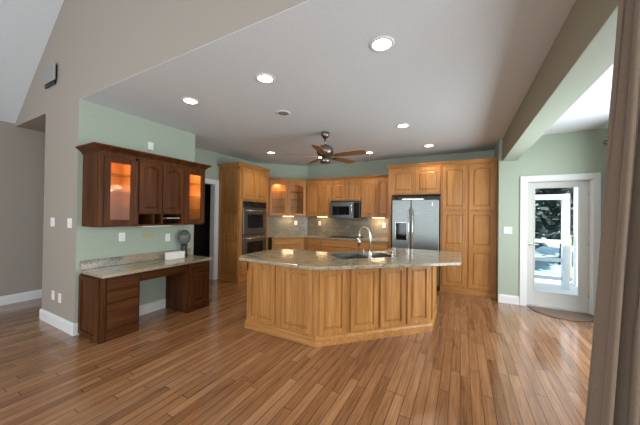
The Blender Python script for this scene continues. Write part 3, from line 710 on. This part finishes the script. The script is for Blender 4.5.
# ------------------------------------------------------------------ floor mat, curtains, rods
c = MB()
pts = [(.97+.0, 5.425), (1.73, 5.425)]
for k in range(1, 16):
    a = PI*k/16; pts.append((1.35+.38*math.cos(a)*1.0, 5.40-.42*math.sin(a)))
o = c.prism(pts, .001, .012).build('door_mat', M_mat, bevel=.003); tag(o, 'brown half-round mat on the floor at the exterior door', 'door mat')

def curtain(name, label, x_left, x_right, depth, z0, z1, folds, m, loc, rotz, nu=140, nv=24, amp=.035):
    mb = MB()
    for j in range(nv+1):
        v = j/nv; z = z0+(z1-z0)*v
        for i in range(nu+1):
            t = i/nu; ph = 2*PI*folds*t
            x = x_left(z)+(x_right-x_left(z))*t
            am = amp*(1-.35*v)
            y = am*math.sin(ph+.5*math.sin(1.7*t*9+v*1.3))+.01*math.sin(ph*2.3+v*3)
            x += .012*math.sin(ph*2+v*2)
            mb.v.append((x, y, z))
    for j in range(nv):
        for i in range(nu):
            a = j*(nu+1)+i; mb.sm.add(len(mb.f)); mb.f.append((a, a+1, a+nu+2, a+nu+1))
    o = mb.build(name, m, loc=loc, rotz=rotz); so = o.modifiers.new('thickness', 'SOLIDIFY'); so.thickness = .004
    tag(o, label, 'curtain'); return o
curtain('curtain', 'floor-length taupe linen curtain in deep folds close by on the right', lambda z: .352+.061*z, 1.05, 0, .01, 2.64, 11, M_curtain, (0, 1.29, 0), 0, nu=260, amp=.042)
c = thing('curtain_rod', 'dark metal rod carrying the large near curtain', 'curtain rod', (.38, 1.29, 2.665))
MB().tube([(0, 0, 0), (1.3, 0, 0)], .013).build('rod', M_bronze, c)
MB().box(.30, 0, -.01, .32, .108, .01).box(1.2, 0, -.01, 1.22, .108, .01).build('bracket', M_bronze, c)
curtain('curtain', 'taupe curtain hanging in the corner right of the exterior door', lambda z: 0, .62, 0, .02, 2.52, 6, M_curtain, (1.855, 4.72, 0), PI/2, nu=120, amp=.04)
c = thing('curtain_rod', 'dark rod with round finial beside the exterior door corner', 'curtain rod', (1.85, 2.4, 2.56))
MB().tube([(0, 0, 0), (0, 2.95, 0)], .012).build('rod', M_bronze, c)
MB().lathe([(.008, 0), (.028, .012), (.034, .03), (.028, .048), (.006, .058)], 0, 0, 16, 'y', 2.93).build('finial', M_bronze, c)
MB().box(0, 2.60, -.008, .118, 2.62, .008).box(0, .1, -.008, .118, .12, .008).build('bracket', M_bronze, c)

# ------------------------------------------------------------------ outside
M_deck = paint('pale_deck_boards', lin(225, 228, 230), .7, .05); M_rail = paint('white_railing_paint', lin(222, 232, 238), .6, .02)
M_post = paint('bare_wood_post', lin(190, 165, 135), .8, .12)
M_lawn = paint('overlit_lawn', lin(150, 185, 205), .9, .35, .1, 3)  # overexposed daylight put into the lawn's pale blue
M_leaf = paint('evergreen_leaves', lin(62, 78, 74), .8, .5, 0, 8); M_bark = paint('tree_bark', lin(92, 84, 76), .9, .3)
struct('ground', MB().box(-8, 9.0, -.75, 16, 34, -.6), M_lawn)
struct('floor_deck', MB().box(.4, 5.66, -.14, 5, 9.0, -.06), M_deck)
c = thing('deck_railing', 'white wooden railing along the deck outside the glass door', 'railing', (.6, 7.4, -.06))
for z in (.17, .56, .96): MB().box(.101, .03, z, 1.295, .07, z+.075).build('rail', M_rail, c, bevel=.004)
MB().box(0, 0, 0, .1, .1, 1.1).build('post', M_rail, c, bevel=.005)
c = thing('pergola_frame', 'pale blue-white porch frame with post and top beam outside the glass door', 'pergola', (1.90, 7.4, -.06))
MB().box(0, 0, 0, .115, .12, 2.02).build('post', M_rail, c, bevel=.005)
MB().box(-1.4, 0, 1.90, -.001, .12, 2.01).build('beam', M_rail, c, bevel=.005)
tag(MB().box(2.225, 7.9, -.06, 2.29, 7.97, 2.9).build('porch_pole', M_rail, bevel=.005), 'slim white pole standing outside the right part of the glass door', 'pole')
c = thing('wooden_gate_post', 'bare wooden post beyond the deck between white pole and porch frame', 'post', (2.24, 8.5, -.06))
MB().box(0, 0, 0, .11, .11, 1.05).build('shaft', M_post, c, bevel=.01); MB().box(-.015, -.015, 1.051, .125, .125, 1.09).build('cap', M_post, c, bevel=.01)
def tree(x, y, h, r, lab, seed):
    rnd = random.Random(seed)
    c = thing('evergreen_tree', lab, 'tree', (x, y, -.62), 0, 'trees beyond the deck')
    MB().tube([(0, 0, 0), (.05, 0, h*.4), (0, .05, h*.85)], [.16, .12, .04], 8).build('trunk', M_bark, c)
    mb = MB()
    for k in range(1500):
        t = rnd.random(); z = h*(.18+.82*t); rr = r*(1-.6*t)*math.sqrt(rnd.random()); a = rnd.random()*2*PI
        p = Vector((rr*math.cos(a), rr*math.sin(a), z)); s = rnd.uniform(.14, .34)
        d1 = Vector((rnd.uniform(-1, 1), rnd.uniform(-1, 1), rnd.uniform(-.5, .5))).normalized()*s; d2 = Vector((rnd.uniform(-1, 1), rnd.uniform(-1, 1), rnd.uniform(-.6, .6))).normalized()*s*.6
        b = len(mb.v); mb.v += [tuple(p-d1), tuple(p+d2), tuple(p+d1), tuple(p-d2)]; mb.f.append((b, b+1, b+2, b+3))
    mb.build('foliage', M_leaf, c)
for i, (x, y, h, r, lab) in enumerate(((1.7, 13.5, 5.2, 1.2, 'dark leafy tree beyond the lawn behind the left of the door glass'), (4.0, 15.5, 6.0, 1.3, 'dark leafy tree beyond the lawn behind the middle of the door glass'), (5.6, 12.5, 5.0, 1.2, 'dark leafy tree beyond the lawn behind the right of the door glass'), (3.4, 19.5, 7.5, 2.2, 'tall dark tree at the back of the lawn'))):
    tree(x, y, h, r, lab, 20+i)
